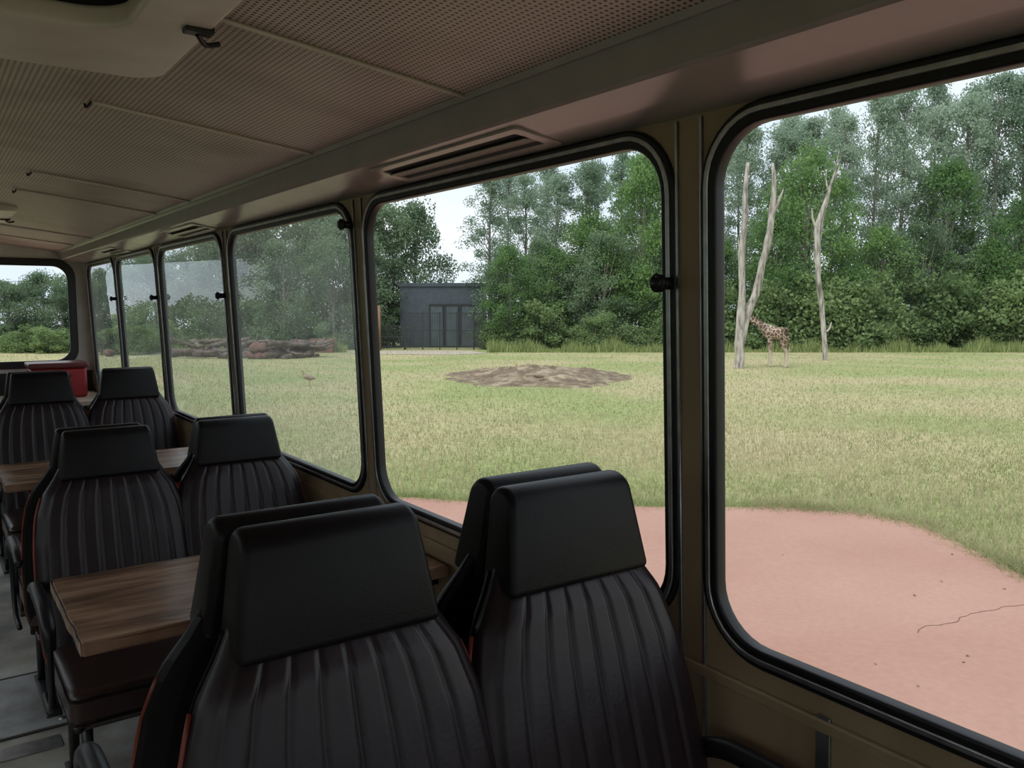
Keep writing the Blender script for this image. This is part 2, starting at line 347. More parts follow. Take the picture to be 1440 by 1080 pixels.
for i,y in enumerate(PIL[2:8]):
    for s in (-.032,.028):
        g=lambda a,b,c: Vector((WX(b)-.003+c,a,b))
        me=plate('trim',[(y+s-.003,.0),(y+s+.003,.0),(y+s+.003,1.84),(y+s-.003,1.84)],[],.006,g)
        obj('trim_%d'%(n+20),me,m=M['steel'],kind='structure',label='thin steel edge strip on the window pillar',cat='trim'); n+=1
    if y>0:
        zk=1.76 if i==2 else 1.54
        e=empty('pillar_knob',(WX(zk)-.012,y+.045,zk),label='black round knob on the window pillar',cat='knob',group='pillar knobs')
        bm=bmesh.new(); bmesh.ops.create_cone(bm,cap_ends=True,segments=24,radius1=.012,radius2=.012,depth=.03,matrix=Matrix.Translation((-.008,0,0))@Matrix.Rotation(math.pi/2,4,'Y')); me=bpy.data.meshes.new('stem'); bm.to_mesh(me); bm.free(); obj('stem',me,parent=e,m=M['blackmetal'],smooth=True)
        bm=bmesh.new(); bmesh.ops.create_cone(bm,cap_ends=True,segments=28,radius1=.018,radius2=.018,depth=.02,matrix=Matrix.Translation((-.028,0,0))@Matrix.Rotation(math.pi/2,4,'Y'))
        bmesh.ops.bevel(bm,geom=[ed for ed in bm.edges if ed.calc_face_angle(0)>1],offset=.006,segments=3,affect='EDGES'); me=bpy.data.meshes.new('cap'); bm.to_mesh(me); bm.free(); obj('cap',me,parent=e,m=M['rubber'],smooth=True)
me=plate('trim',rr(.78,.806,.0,.80,.004,2),[],.006,lambda a,b,c: Vector((WX(b)-.004+c,a,b)))
obj('trim_50',me,m=M['steel'],kind='structure',label='vertical steel joint strip with screws on wall',cat='trim')
me=plate('trim',[(Y0,.775),(Y1,.775),(Y1,.79),(Y0,.79)],[],.012,lambda a,b,c: Vector((WX(b)-.005+c,a,b)),bev=.004)
obj('trim_51',me,m=M['laminate'],kind='structure',label='wood-grain ledge running below the bus windows',cat='ledge')

e=empty('floor_hatch',(.09,3.51,0),label='grey metal floor access plate with bolts',cat='floor hatch')
obj('plate',box('plate',-.28,.28,-.26,.26,0,.006,.002,1),parent=e,m=M['floorplate'])
obj('rim',plate('rim',rr(-.297,.297,-.277,.277,.02,3),[rr(-.283,.283,-.263,.263,.015,3)],.004,lambda a,b,c: Vector((a,b,c+.003))),parent=e,m=M['dark'])
for (x,y) in ((.25,-.22),(.25,.22),(-.25,.22),(-.25,-.22)):
    bm=bmesh.new(); bmesh.ops.create_cone(bm,cap_ends=True,segments=16,radius1=.014,radius2=.011,depth=.006,matrix=Matrix.Translation((x,y,.009))); me=bpy.data.meshes.new('bolt'); bm.to_mesh(me); bm.free(); obj('bolt',me,parent=e,m=M['steel'])
obj('floor_strip',box('floor_strip',-.3,.32,3.08,3.17,0,.006,.002,1),m=M['steel'],label='bare steel strip fixed to the bus floor',cat='floor strip')

# ---------------------------------------------------------------- seats
def backw(z): return float(np.interp(z,[.38,.45,.62,.80,.90,.97,1.02,1.08],[.445,.475,.488,.480,.455,.41,.345,.28]))
def yc(z): return float(np.interp(z,[.38,.5,.8,1.0,1.1],[-.25,-.205,-.118,-.058,-.035]))
def loft(name,zs,front,back,nu,wf,pleat=0):
    v=[];f=[];R=None
    for z in zs:
        w=wf(z)/2; ring=[]
        top=float(np.interp(z,[.99,1.05],[1,0]))
        fr=front*(.55+.45*top)
        for i in range(nu):
            s=-1+2*i/(nu-1)
            e_=max(0,1-abs(s)**7)**.5
            p=0
            if pleat and abs(s)<.9:
                ph=(s/.9+1)/2*8; p=pleat*(min(1,abs(math.sin(math.pi*ph))*1.7)**.6)*min(1,(0.9-abs(s))*20)*top
            cre=.0007*noise.noise(Vector((s*6,z*14,3)))
            ring.append((s*w,yc(z)-fr*e_-p+cre*e_,z))
        nb=17
        for i in range(1,nb-1):
            s=1-2*i/(nb-1); ring.append((s*w,yc(z)+back*max(0,1-abs(s)**7)**.5,z))
        R=len(ring); v+=ring
    for j in range(len(zs)-1):
        for i in range(R):
            f.append((j*R+i,j*R+(i+1)%R,(j+1)*R+(i+1)%R,(j+1)*R+i))
    f.append(tuple(range(R))); f.append(tuple((len(zs)-1)*R+i for i in range(R)))
    return pym(name,v,f)
S={}
zs=list(np.linspace(.38,1.08,60))
S['backrest']=(loft('backrest',zs,.045,.006,177,backw,pleat=.0065),M['vinyl'],True)
zs2=list(np.linspace(.34,1.05,24))
def sh(name,f,b,wa):
    v=[];F=[];nb=14
    for z in zs2:
        w=(backw(max(z,.38))+wa)/2; ring=[]
        for i in range(nb): 
            s=-1+2*i/(nb-1); ring.append((s*w,yc(z)+f,z))
        for i in range(nb):
            s=1-2*i/(nb-1); ring.append((s*w*(.97),yc(z)+b*(.6+.4*max(0,1-abs(s)**6)),z))
        R=len(ring); v+=ring
    for j in range(len(zs2)-1):
        for i in range(R): F.append((j*R+i,j*R+(i+1)%R,(j+1)*R+(i+1)%R,(j+1)*R+i))
    F.append(tuple(range(R))); F.append(tuple((len(zs2)-1)*R+i for i in range(R)))
    return pym(name,v,F)
S['seat_shell']=(sh('seat_shell',.007,.030,.006),M['headrest'],False)
zz=list(np.linspace(.38,.96,10))
EDG=[tube('edging',[(s*(backw(z)/2+.001),yc(z)+.004,z) for z in zz],.0045,seg=8,k=2) for s in (1,-1)]
bm=bmesh.new(); bmesh.ops.create_cube(bm,size=1)
for vv in bm.verts:
    top=vv.co.z>0; wx=.268 if top else .314
    vv.co.x*=wx
    if top: vv.co.y=(-.070 if vv.co.y<0 else -.004); vv.co.z=1.192
    else: vv.co.y=(-.106 if vv.co.y<0 else -.012); vv.co.z=1.018
te=[ed for ed in bm.edges if all(abs(v_.co.z-1.192)<1e-4 for v_ in ed.verts) and abs(ed.verts[0].co.y-ed.verts[1].co.y)<1e-4]
bmesh.ops.bevel(bm,geom=te,offset=.030,segments=7,affect='EDGES',profile=.5)
sh_=[ed for ed in bm.edges if ed.calc_face_angle(0)>.9]
bmesh.ops.bevel(bm,geom=sh_,offset=.013,segments=4,affect='EDGES',profile=.5)
me=bpy.data.meshes.new('headrest'); bm.to_mesh(me); bm.free(); S['headrest']=(me,M['headrest'],True)
bm=bmesh.new(); bmesh.ops.create_cube(bm,size=1); bmesh.ops.subdivide_edges(bm,edges=bm.edges,cuts=6,use_grid_fill=True)
for vv in bm.verts:
    x,y,z=vv.co; 
    vv.co=Vector((x*.45,-.43+y*.45,.415+z*.12+(.02*(1-(2*x)**2)*(1-(2*y)**2) if z>0 else 0)))
sharp=[ed for ed in bm.edges if ed.calc_face_angle(0)>1.0]
bmesh.ops.bevel(bm,geom=sharp,offset=.03,segments=4,affect='EDGES',profile=.5)
me=bpy.data.meshes.new('seat_cushion'); bm.to_mesh(me); bm.free(); S['seat_cushion']=(me,M['cushion'],True)
S['seat_frame']=(joinm('seat_frame',[tube('a',[(-.2,-.14,.345),(-.2,-.62,.345)],.014,k=1),tube('a',[(.2,-.14,.345),(.2,-.62,.345)],.014,k=1),tube('a',[(-.21,-.60,.345),(.21,-.60,.345)],.014,k=1),tube('a',[(-.21,-.17,.345),(.21,-.17,.345)],.014,k=1)]),M['blackmetal'],True)
S['leg']=(joinm('leg',[tube('a',[(0,-.54,.345),(0,-.54,.012)],.016,k=1),tube('a',[(0,-.24,.345),(0,-.24,.012)],.016,k=1),box('b',-.025,.025,-.60,-.18,0,.014,.004,2)]),M['blackmetal'],True)
arm=tube('armrest',[(0,-.15,.66),(0,-.22,.685),(0,-.34,.685),(0,-.46,.675),(0,-.52,.64),(0,-.53,.58)],[.018,.02,.021,.021,.02,.016],seg=12,k=5,flat=1.0)
rod=tube('r',[(0,-.53,.60),(0,-.525,.48),(0,-.48,.36),(0,-.32,.345)],.009,seg=8,k=4)
S['armrest']=(joinm('armrest',[arm,rod]),M['rubber'],True)
def seat(x,y,face,zs,armside,label):
    rz=0 if face<0 else math.pi
    e=empty('bus_seat',(x,y,0),(0,0,rz),label=label,cat='seat',group='bus seats'); e.scale=(1,1,zs)
    for em in EDG: obj('edging',em,parent=e,m=M['orange'],smooth=True,label='thin orange-red edging')
    for k,(me,ma,sm) in S.items():
        if k=='armrest': obj('armrest',me,parent=e,loc=((armside if face<0 else -armside)*.252,0,0),m=ma,smooth=True)
        elif k=='leg': 
            obj('leg',me,parent=e,loc=(-.17,0,0),m=ma,smooth=True); obj('leg',me,parent=e,loc=(.17,0,0),m=ma,smooth=True)
        else: obj(k,me,parent=e,m=ma,smooth=sm)
LB='dark brown ribbed vinyl bus seat with black headrest'
for (yy,zs,xa,xb) in ((1.17,1.0,.472,.915),(3.13,.905,.50,.935),(5.12,.955,.51,.945)):
    for (x,a) in ((xa,-1),(xb,1)):
        seat(x,yy-.002,-1,zs,a,LB+(' beside aisle' if a<0 else ' beside wall'))
        seat(x+(.015 if a>0 else -.01),yy+.004,1,zs,a,LB+(' beside aisle' if a<0 else ' beside wall'))
def table(y0,y1,x0=.25,x1=1.205,label='',z=.75,mt='wood'):
    e=empty('wooden_table',((x0+x1)/2,(y0+y1)/2,0),label=label,cat='table')
    cx,cy=(x0+x1)/2,(y0+y1)/2
    hw,hd=(x1-x0)/2,(y1-y0)/2
    bm=bmesh.new(); bm.from_mesh(box('p',-hw,hw,-hd,hd,z-.034,z)); 
    bmesh.ops.subdivide_edges(bm,edges=bm.edges,cuts=14,use_grid_fill=True)
    for vv in bm.verts:
        if abs(abs(vv.co.y)-hd)<1e-4: vv.co.y+=.007*noise.noise(Vector((vv.co.x*7,y0,vv.co.y)))
        if abs(vv.co.x+hw)<1e-4: vv.co.x+=.007*noise.noise(Vector((vv.co.y*10,y0,1)))
    sharp=[ed for ed in bm.edges if ed.calc_face_angle(0)>1.0]
    bmesh.ops.bevel(bm,geom=sharp,offset=.006,segments=3,affect='EDGES')
    me=bpy.data.meshes.new('table_top'); bm.to_mesh(me); bm.free()
    obj('table_top',me,parent=e,m=M[mt])
    leg=joinm('table_leg',[tube('a',[(-.12,0,z-.034),(-.12,0,.012)],.02,k=1,seg=14),box('b',-.22,-.02,-.12,.12,0,.014,.004,2),tube('a',[(-.12,0,.35),(.10,0,z-.06)],.012,k=1)])
    obj('table_leg',leg,parent=e,m=M['greenmetal'],smooth=False)
    obj('wall_bracket',box('wb',hw-.06,hw-.004,-hd*.8,hd*.8,z-.07,z-.035,.004,2),parent=e,m=M['blackmetal'])
table(2.0,2.53,label='worn brown plank table on a green metal leg')
table(3.98,4.52,label='worn brown plank table between facing bus seats')
table(5.97,6.5,label='pale wooden table fixed to the window wall',mt='palewood')
e=empty('front_counter',(.7,7.55,0),label='pale wooden counter under the end window',cat='counter')
obj('counter_top',box('ct',-.6,.50,-.4,.41,.71,.75,.006,3),parent=e,m=M['palewood'])
obj('counter_body',box('cb',-.55,.48,-.34,.41,0,.71,.01,2),parent=e,m=M['dark'])
e=empty('storage_box',(.885,7.6,.75),label='red plastic storage box with dark lid',cat='box')
obj('box_body',box('bb',-.2,.2,-.14,.14,0,.24,.025,4),parent=e,m=M['red'],smooth=False)
obj('lid',box('lid',-.215,.215,-.155,.155,.24,.285,.015,3),parent=e,m=mat('maroon_lid',(.10,.012,.014),rough=.4))
obj('handle',tube('handle',[(-.07,-.155,.17),(-.06,-.175,.19),(.06,-.175,.19),(.07,-.155,.17)],.007,k=3),parent=e,m=M['blackmetal'],smooth=True)

# ---------------------------------------------------------------- outdoors
g=[];f=[];nx,ny=60,60
xs_=np.linspace(-120,260,nx); ys_=np.linspace(-120,260,ny)
for y in ys_:
    for x in xs_: 
        g.append((x,y,-1.25-GS*max(HD[0]*x+HD[1]*y,0)))
for j in range(ny-1):
    for i in range(nx-1):
        a=j*nx+i; f.append((a,a+1,a+1+nx,a+nx))
me=bpy.data.meshes.new('ground'); me.from_pydata(g,[],f); me.update()
obj('ground',me,m=M['ground'],kind='structure',label='wide meadow of green and straw-coloured grass',cat='ground')
padedge=[(-.75,15),(-.55,14.2),(-.27,13.3),(-.14,12.6),(-.02,12.2),(.2,11.95),(.325,11.9),(.42,11.6),(.50,10.9),(.56,9.8),(.615,8.9),(.75,7.4),(1.0,5.8),(1.6,3.6)]
def dpad(q): return np.interp(q,[p[0] for p in padedge],[p[1] for p in padedge])
qs=np.linspace(-.75,1.6,150); edge=[]
for q in qs:
    d=float(dpad(q)); d+=.14*noise.noise(Vector((q*14,2,0)))+.06*noise.noise(Vector((q*60,5,0)))
    edge.append(P(q,d))
poly=edge+[(6,-7),(-6,-7),(-6,9)]
v=[(x,y,gz(x,y)+.03) for x,y in poly]+[(x,y,gz(x,y)-.05) for x,y in poly]; n_=len(poly)
f=[tuple(range(n_))]+[(i,(i+1)%n_,n_+(i+1)%n_,n_+i) for i in range(n_)]
pad=obj('concrete_pad',pym('pad',v,f),m=M['pad'],label='faded pinkish red concrete apron beside the bus',cat='pavement')
cr=[(.505,7.0),(.515,7.15),(.55,7.25),(.565,7.45),(.60,7.6),(.64,7.75),(.70,7.9)]
def strip(pts,w):
    v=[];f=[]
    pts,_=smoothpts([Vector((*P(q,d),0)) for q,d in pts],[0]*len(pts),8)
    for i,p in enumerate(pts):
        p=p+Vector((noise.noise(p*6),noise.noise(p*6+Vector((9,9,9))),0))*.05
        t=(pts[min(i+1,len(pts)-1)]-pts[max(i-1,0)]).normalized(); nn=Vector((-t.y,t.x,0))*w*(.5+.5*random.random())
        for s in (-1,1):
            a=p+nn*s; v.append((a.x,a.y,gz(a.x,a.y)+.0325))
        if i: f.append((2*i-2,2*i-1,2*i+1,2*i))
    me=bpy.data.meshes.new('crack'); me.from_pydata(v,[],f); return me
obj('crack',strip(cr,.007),parent=pad,m=M['crack'])
for i in range(16):
    q=random.uniform(.22,.62); d=random.uniform(5.2,min(9.5,float(dpad(q))-.3)); x,y=P(q,d); s=random.uniform(.010,.020)
    vs=[];
    for k in range(7):
        t=2*math.pi*k/7; r=s*(1 if k%2 else .55); vs.append((r*math.cos(t)*1.5,r*math.sin(t),random.uniform(0,.01)))
    me=bpy.data.meshes.new('leaf'); me.from_pydata(vs,[],[tuple(range(7))])
    obj('fallen_leaf',me,loc=(x,y,gz(x,y)+.032),rot=(0,0,random.random()*6),m=M['debris'],label='small dark dead leaf on the red concrete',cat='leaf',group='fallen leaves on the concrete')
def blades(name,q,d,h,w,m,label,lean=.35):
    n=len(q); x=RT[0]*q*d+HD[0]*d; y=RT[1]*q*d+HD[1]*d; z=-1.25-GS*d-.01
    a=rng.uniform(0,2*np.pi,n); dx=np.cos(a)*w; dy=np.sin(a)*w
    lx=rng.normal(0,lean,n)*h; ly=rng.normal(0,lean,n)*h
    V=np.zeros((n,3,3)); V[:,0]=np.stack([x-dx,y-dy,z],1); V[:,1]=np.stack([x+dx,y+dy,z],1); V[:,2]=np.stack([x+lx,y+ly,z+h],1)
    me=bpy.data.meshes.new(name); me.vertices.add(3*n); me.vertices.foreach_set('co',V.ravel()); me.loops.add(3*n); me.loops.foreach_set('vertex_index',np.arange(3*n)); me.polygons.add(n); me.polygons.foreach_set('loop_start',np.arange(n)*3)
    me.update(calc_edges=True); me.validate()
    obj(name,me,m=m,kind='stuff',label=label,cat='grass')
def patch(x,y):
    return np.sin(x*.31+1.9*np.sin(y*.23+x*.1))+np.sin(y*.27+2.1*np.sin(x*.21+1))+.9*np.sin(x*.9+1.5*np.sin(y*.8))*np.sin(y*.75+1)
def field(n,d0,d1,pm=0,q0=-.62,q1=.9):
    q=rng.uniform(q0,q1,n); u=rng.random(n); d=1/((1/d1)+(1/d0-1/d1)*u); k=d>dpad(q)+.02
    q,d=q[k],d[k]
    if pm:
        x=RT[0]*q*d+HD[0]*d; y=RT[1]*q*d+HD[1]*d; k=rng.random(len(q))<1/(1+np.exp(-pm*patch(x,y)*.85)); q,d=q[k],d[k]
    return q,d
q,d=field(260000,6,75,-1); blades('meadow_grass',q,d,rng.uniform(.04,.12,len(q)),.0020+.00050*d,M['blade'],'short green meadow grass')
q,d=field(280000,6,80,1); blades('dry_grass',q,d,rng.uniform(.06,.24,len(q)),.0013+.00032*d,M['straw'],'dry straw-coloured grass stems in the meadow')
q=rng.uniform(-.6,.95,14000); d=dpad(q)+rng.normal(.10,.16,14000); blades('verge_grass',q,d,rng.uniform(.05,.18,14000),.006,M['blade'],'longer green grass along the concrete edge',.6)
q=rng.uniform(.3,.95,12000); d=dpad(q)+rng.normal(.10,.16,12000); blades('verge_straw',q,d,rng.uniform(.03,.12,12000),.006,M['straw'],'cut hay lying along the concrete edge',1.4)
n_=26000; q=rng.uniform(-.62,.8,n_); d=rng.uniform(72,80,n_); k=(q<-.2)|(q>-.03); q,d=q[k],d[k]; blades('tall_grass',q,d,rng.uniform(.3,1.4,len(q))*(.75+.5*np.sin(q*37)*np.sin(q*91)),.06,M['tall'],'strip of tall green grass in front of the trees',.2)

# trees
def foliage(name,clumps,per,sz,sp):
    c=np.repeat(np.array(clumps),per,axis=0); n=len(c)
    g_=rng.normal(0,1,(n,3)); g_/=np.linalg.norm(g_,axis=1,keepdims=True); g_*=rng.random((n,1))**.45*1.5
    p=c[:,:3]+g_*c[:,3:4]*sp*np.array([1,1,.8])
    a=rng.normal(0,1,(n,3)); a/=np.linalg.norm(a,axis=1,keepdims=True); b=np.cross(a,rng.normal(0,1,(n,3))); b/=np.linalg.norm(b,axis=1,keepdims=True)
    s=rng.uniform(sz*.6,sz*1.2,(n,1))/2
    V=np.stack([p-a*s,p-b*s*.7,p+a*s,p+b*s*.7],1)
    me=bpy.data.meshes.new(name); me.vertices.add(4*n); me.vertices.foreach_set('co',V.ravel()); me.loops.add(4*n); me.loops.foreach_set('vertex_index',np.arange(4*n)); me.polygons.add(n); me.polygons.foreach_set('loop_start',np.arange(n)*4)
    me.update(calc_edges=True); me.validate(); return me
def mk_poplar():
    H=25; cl=[]; br=[tube('t',[(0,0,0),(.15,.1,9),(-.1,.1,17),(.05,0,23.5)],[.24,.2,.12,.04],seg=8,k=3)]
    for i in range(88):
        h=random.uniform(.14,1)**.8*H; R=np.interp(h/H,[0,.2,.5,.8,1],[1.6,2.9,3.3,2.6,.9]); a=random.random()*6.28; r=R*math.sqrt(random.random())
        cl.append((r*math.cos(a),r*math.sin(a),h,random.uniform(.45,1.15)))
        if i%3==0: br.append(tube('b',[(0,0,max(h-2.5,.5)),(r*.6*math.cos(a),r*.6*math.sin(a),h-.8),(r*math.cos(a),r*math.sin(a),h+.4)],[.06,.04,.02],seg=5,k=1))
    return joinm('trunk',br),foliage('foliage',cl,150,.26,.98)
def mk_round(H,Wd,base=.15):
    cl=[]; br=[tube('t',[(0,0,0),(.1,.05,H*.3),(0,0,H*.75)],[.22,.16,.06],seg=8,k=3)]
    for i in range(85):
        u=random.uniform(base,1); R=Wd*math.sin(math.pi*min(1,max(.12,(u-base)/(1-base)*.86+.12)))**.6; a=random.random()*6.28; r=R*random.random()**.4
        cl.append((r*math.cos(a),r*math.sin(a),u*H-.4,random.uniform(.5,1.15)*H/11))
        if i%6==0: br.append(tube('b',[(0,0,H*u*.5),(r*math.cos(a),r*math.sin(a),u*H)],[.06,.02],seg=5,k=1))
    return joinm('trunk',br),foliage('foliage',cl,170,.26,.85)
def mk_bush(H):
    cl=[]
    for i in range(40):
        a=random.random()*6.28; u=random.random(); r=1.9*math.sqrt(random.random())*(1-.4*u); cl.append((r*math.cos(a),r*math.sin(a),u*H*random.uniform(.7,1.0)+.2,random.uniform(.35,.8)))
    br=[tube('s',[(0,0,0),(math.cos(k)*.5,math.sin(k)*.5,H*.6)],[.05,.02],seg=5,k=1) for k in range(5)]
    return joinm('stems',br),foliage('foliage',cl,110,.24,.85)
PROT={'poplar':[mk_poplar() for _ in range(5)],'round':[mk_round(14,3.8) for _ in range(3)],'bush':[mk_bush(4) for _ in range(4)],'dark':[mk_round(13,3.9,.03) for _ in range(3)]}
HH={'poplar':25,'round':14,'bush':4,'dark':13}
MM={'poplar':'poplar','round':'broad','bush':'shrub','dark':'darktree'}
LBL={'poplar':('poplar_tree','tall silvery green poplar at the meadow edge','tree'),'round':('broadleaf_tree','bright green broadleaf tree in front of poplars','tree'),'bush':('shrub','leafy green shrub below the tree line','shrub'),'dark':('leafy_tree','dark green leafy tree beyond the meadow','tree')}
for k,l in PROT.items():
    for (t,fo) in l:
        t.materials.append(M['bark']); fo.materials.append(M[MM[k]])
def tree(kind,q,d,h,wide=1,pos=None):
    t,fo=random.choice(PROT[kind]); nm,lb,ct=LBL[kind]; s=h/HH[kind]
    p=Vector((pos[0],pos[1],gz(*pos))) if pos else G(q,d)
    e=empty(nm,p-Vector((0,0,.05)),(0,0,random.random()*6.28),label=lb,cat=ct,group=nm.replace('_',' ')+'s along the meadow')
    sw=(s*.5+.5)*wide; e.scale=(sw,sw,s)
    obj('trunk' if kind!='bush' else 'stems',t,parent=e); obj('foliage',fo,parent=e)
def topH(x): return float(np.interp(x,[640,700,800,900,1000,1100,1250,1440,1700],[275,262,240,215,200,180,150,118,90]))
x=690
while x<1600:
    d=random.uniform(85,90); tree('poplar',(x-720)/1170,d,(494-topH(x)+random.uniform(-30,14))/1170*d,random.uniform(.8,1.0)); x+=random.uniform(34,50)
x=715
while x<1600:
    d=random.uniform(93,98); tree('poplar',(x-720)/1170,d,(494-topH(x)-random.uniform(-20,16))/1170*d,random.uniform(.7,.95)); x+=random.uniform(50,72)
for x,tp in ((718,345),(775,350),(825,290),(862,330),(905,225),(935,310),(1010,340),(1130,205),(1090,300),(1185,355),(1240,320),(1325,235),(1390,335),(1440,270),(1500,280)):
    d=random.uniform(79,84); tree('round',(x-720)/1170,d,(490-tp)/1170*d,random.uniform(.75,1.0))
x=698
while x<1560:
    d=random.uniform(76.5,80); tree('bush',(x-720)/1170,d,random.choice([2.2,3,3.5,4.5,6,7]),random.uniform(.9,1.4)); x+=random.uniform(18,36)
x=702
while x<1560:
    d=random.uniform(80,84); tree(random.choice(['dark','dark','round']),(x-720)/1170,d,random.uniform(5.5,12.5),random.uniform(.75,1)); x+=random.uniform(40,62)
for x,tp,dd in ((585,292,92),(553,285,90),(520,300,90),(490,295,84),(455,290,88),(420,285,86),(385,292,88),(350,300,85),(470,330,80),(400,335,80),(330,320,90),(540,360,88)):
    tree('dark',(x-720)/1170,dd,(490-tp)/1170*dd,random.uniform(.85,1.05))
for x in range(-120,330,26):
    tp=np.interp(x,[-120,100,180,330],[400,392,362,335])+random.uniform(-12,8); dd=random.uniform(82,90); tree('dark',(x-720)/1170,dd,(490-tp)/1170*dd,.9)
for x in list(range(-100,240,24)):
    dd=random.uniform(66,74); tree('bush',(x-720)/1170,dd,random.uniform(1.6,3.2),1)
for yy in range(-24,70,6):
    tree('dark',0,0,random.uniform(7,10),1.1,pos=(-22+random.uniform(-2,2),yy+random.uniform(-2,2)))  # unseen belt behind the camera, added to cover open ground in glass reflections
for yy in range(-4,60,3):
    tree('bush',0,0,random.uniform(2.2,2.9),1,pos=(-8.5+random.uniform(-.6,.6),yy+random.uniform(-.5,.5)))  # unseen hedge, added to darken the bright slope mirrored in the windows

# building and gate
d=86; c=G((622-720)/1170,d)
e=empty('enclosure_building',c,(0,0,-math.radians(35.5)),label='dark slate-clad flat-roofed enclosure building with doors',cat='building')
obj('building_body',box('b',-4.4,4.4,0,6,-.1,6.3),parent=e,m=M['slate'])
obj('roof_edge',box('b',-4.55,4.55,-.15,6.1,6.3,6.65),parent=e,m=M['slate'])
for xx in (-1.3,.3,1.9): 
    obj('door',joinm('door',[box('b',xx,xx+1.35,-.06,0.02,0,4.4)]),parent=e,m=M['bwindow'])
    obj('door_frame',plate('df',[(xx-.08,0),(xx+1.43,0),(xx+1.43,4.5),(xx-.08,4.5)],[[(xx+.05,.1),(xx+1.3,.1),(xx+1.3,4.35),(xx+.05,4.35)]],.1,lambda a,b,c_: Vector((a,-.1+c_,b))),parent=e,m=M['gate'])
def fence(x0,x1,d,h,nm,lb):
    L_=(x1-x0)/1170*d; c=G((x0-720)/1170,d)
    e=empty(nm,c,(0,0,-math.radians(35.5)),label=lb,cat='fence')
    n=max(2,int(L_/1.6))
    for i in range(n+1): obj('post',box('p',i*L_/n-.06,i*L_/n+.06,-.06,.06,-.1,h),parent=e,m=M['gate'])
    parts=[box('r',0,L_,-.02,.02,zz,zz+.07) for zz in (.3,h*.5,h-.15)]+[box('v',k*.16,k*.16+.045,-.012,.012,.1,h-.05) for k in range(int(L_/.16))]
    obj('bars',joinm('bars',parts),parent=e,m=M['gate'])
fence(570,690,79,3.6,'metal_gate','dark barred metal gate and fence by the building')
fence(497,568,79,2.4,'metal_fence','dark metal bar fence beside the gate')
obj('timber_post',tube('tp',[(0,0,-.1),(0,0,4.2)],[.16,.14],k=1,seg=12),loc=G((533-720)/1170,78),m=M['rust'],smooth=True,label='rusty brown upright post near the fence',cat='post')
v=[];
for q_,d_ in ((-.17,76),(-.05,76),(-.03,70),(-.07,67),(-.19,69),(-.20,74)):
    p=G(q_,d_); v.append((p.x,p.y,p.z+.02))
obj('sandy_path',pym('sp',v,[tuple(range(len(v)))]),m=M['sand'],label='pale sandy path in front of the gate',cat='path')
R=44; A=72; c=G((757-720)/1170,39.5)
mv=[];mf=[]
for i in range(R+1):
    for a in range(A):
        t=2*math.pi*a/A; r=i/R; edgev=1+.3*noise.noise(Vector((math.cos(t)*1.6,math.sin(t)*1.6,3)))+.14*noise.noise(Vector((math.cos(t)*7,math.sin(t)*7,3)))
        lx=r*4.7*edgev*math.cos(t); ly=r*6.0*edgev*math.sin(t)
        hh=.56*(1-r**1.6)**1.3*(1+.4*noise.noise(Vector((lx*.5,ly*.5,1))))+.13*(1-r**3)*noise.fractal(Vector((lx*1.8,ly*1.8,2)),.6,2,4)
        mv.append((lx,ly,max(hh,-.02) if r<1 else -.06))
for i in range(R):
    for a in range(A): mf.append((i*A+a,i*A+(a+1)%A,(i+1)*A+(a+1)%A,(i+1)*A+a))
mound=obj('dung_mound',pym('mound',mv,mf),loc=c,rot=(0,0,-math.radians(35.5)),m=M['mud'],smooth=True,label='low brown mound of dung and straw on the grass',cat='mound')

# dead trees
def deadtree(q,d,stems,label,f=.84):
    e=empty('dead_tree',G(q,d),(0,0,-math.radians(35.5)),label=label,cat='tree')
    ms=[]
    for st in stems:
        pts=[(s[0]*d/1170,s[3] if len(s)>3 else 0,s[1]*d/1170) for s in st]; rad=[s[2]*f*d/1170 for s in st]
        ms.append(tube('s',pts,rad,seg=14,k=5,nz=.34))
    obj('bleached_trunk',joinm('bt',ms),parent=e,m=M['deadwood'],smooth=True)
deadtree((1042-720)/1170,48,[
 [(0,-3,11),(0,20,8.5),(-1,60,7.5),(1,110,6.2),(-1,160,5.6),(2,210,5),(2,250,4.4),(4,285,2.6)],
 [(2,30,7,.1),(9,70,7,.2),(22,106,7,.3),(30,145,6.2,.3),(38,180,6,.3),(41,215,5.6,.3),(44,250,4.6,.3),(41,286,2.2,.3)],
 [(41,210,4,.3),(49,230,3,.3),(57,250,1.2,.3)],[(0,160,2.5),(-5,172,1.6),(-6,182,.8)]],'bleached forked dead tree trunk beside the giraffe',.80)
deadtree((1164-720)/1170,58,[
 [(0,-3,5),(-3,30,4.6),(-8,70,4.6),(-14,110,5),(-17,150,5.2),(-19,185,4.8),(-12,210,3.8),(-4,235,2.8),(3,262,1.8),(8,290,.6)],
 [(-16,160,3.6,.1),(-12,180,3.2,.2),(-10,200,2.6,.2),(-4,222,2,.2),(0,240,1,.2)],
 [(-20,185,2.6),(-25,197,2),(-27,212,.8)],[(-5,235,1.8),(-9,252,1.2),(-8,265,.5)],[(-16,130,2.5),(-21,142,1.4),(-23,152,.6)],[(0,40,2.2),(4,46,1.6),(6,54,.8)],[(3,255,1.4),(8,264,1),(10,274,.4)]],'tall bleached dead tree with bare twisted tip',.76)

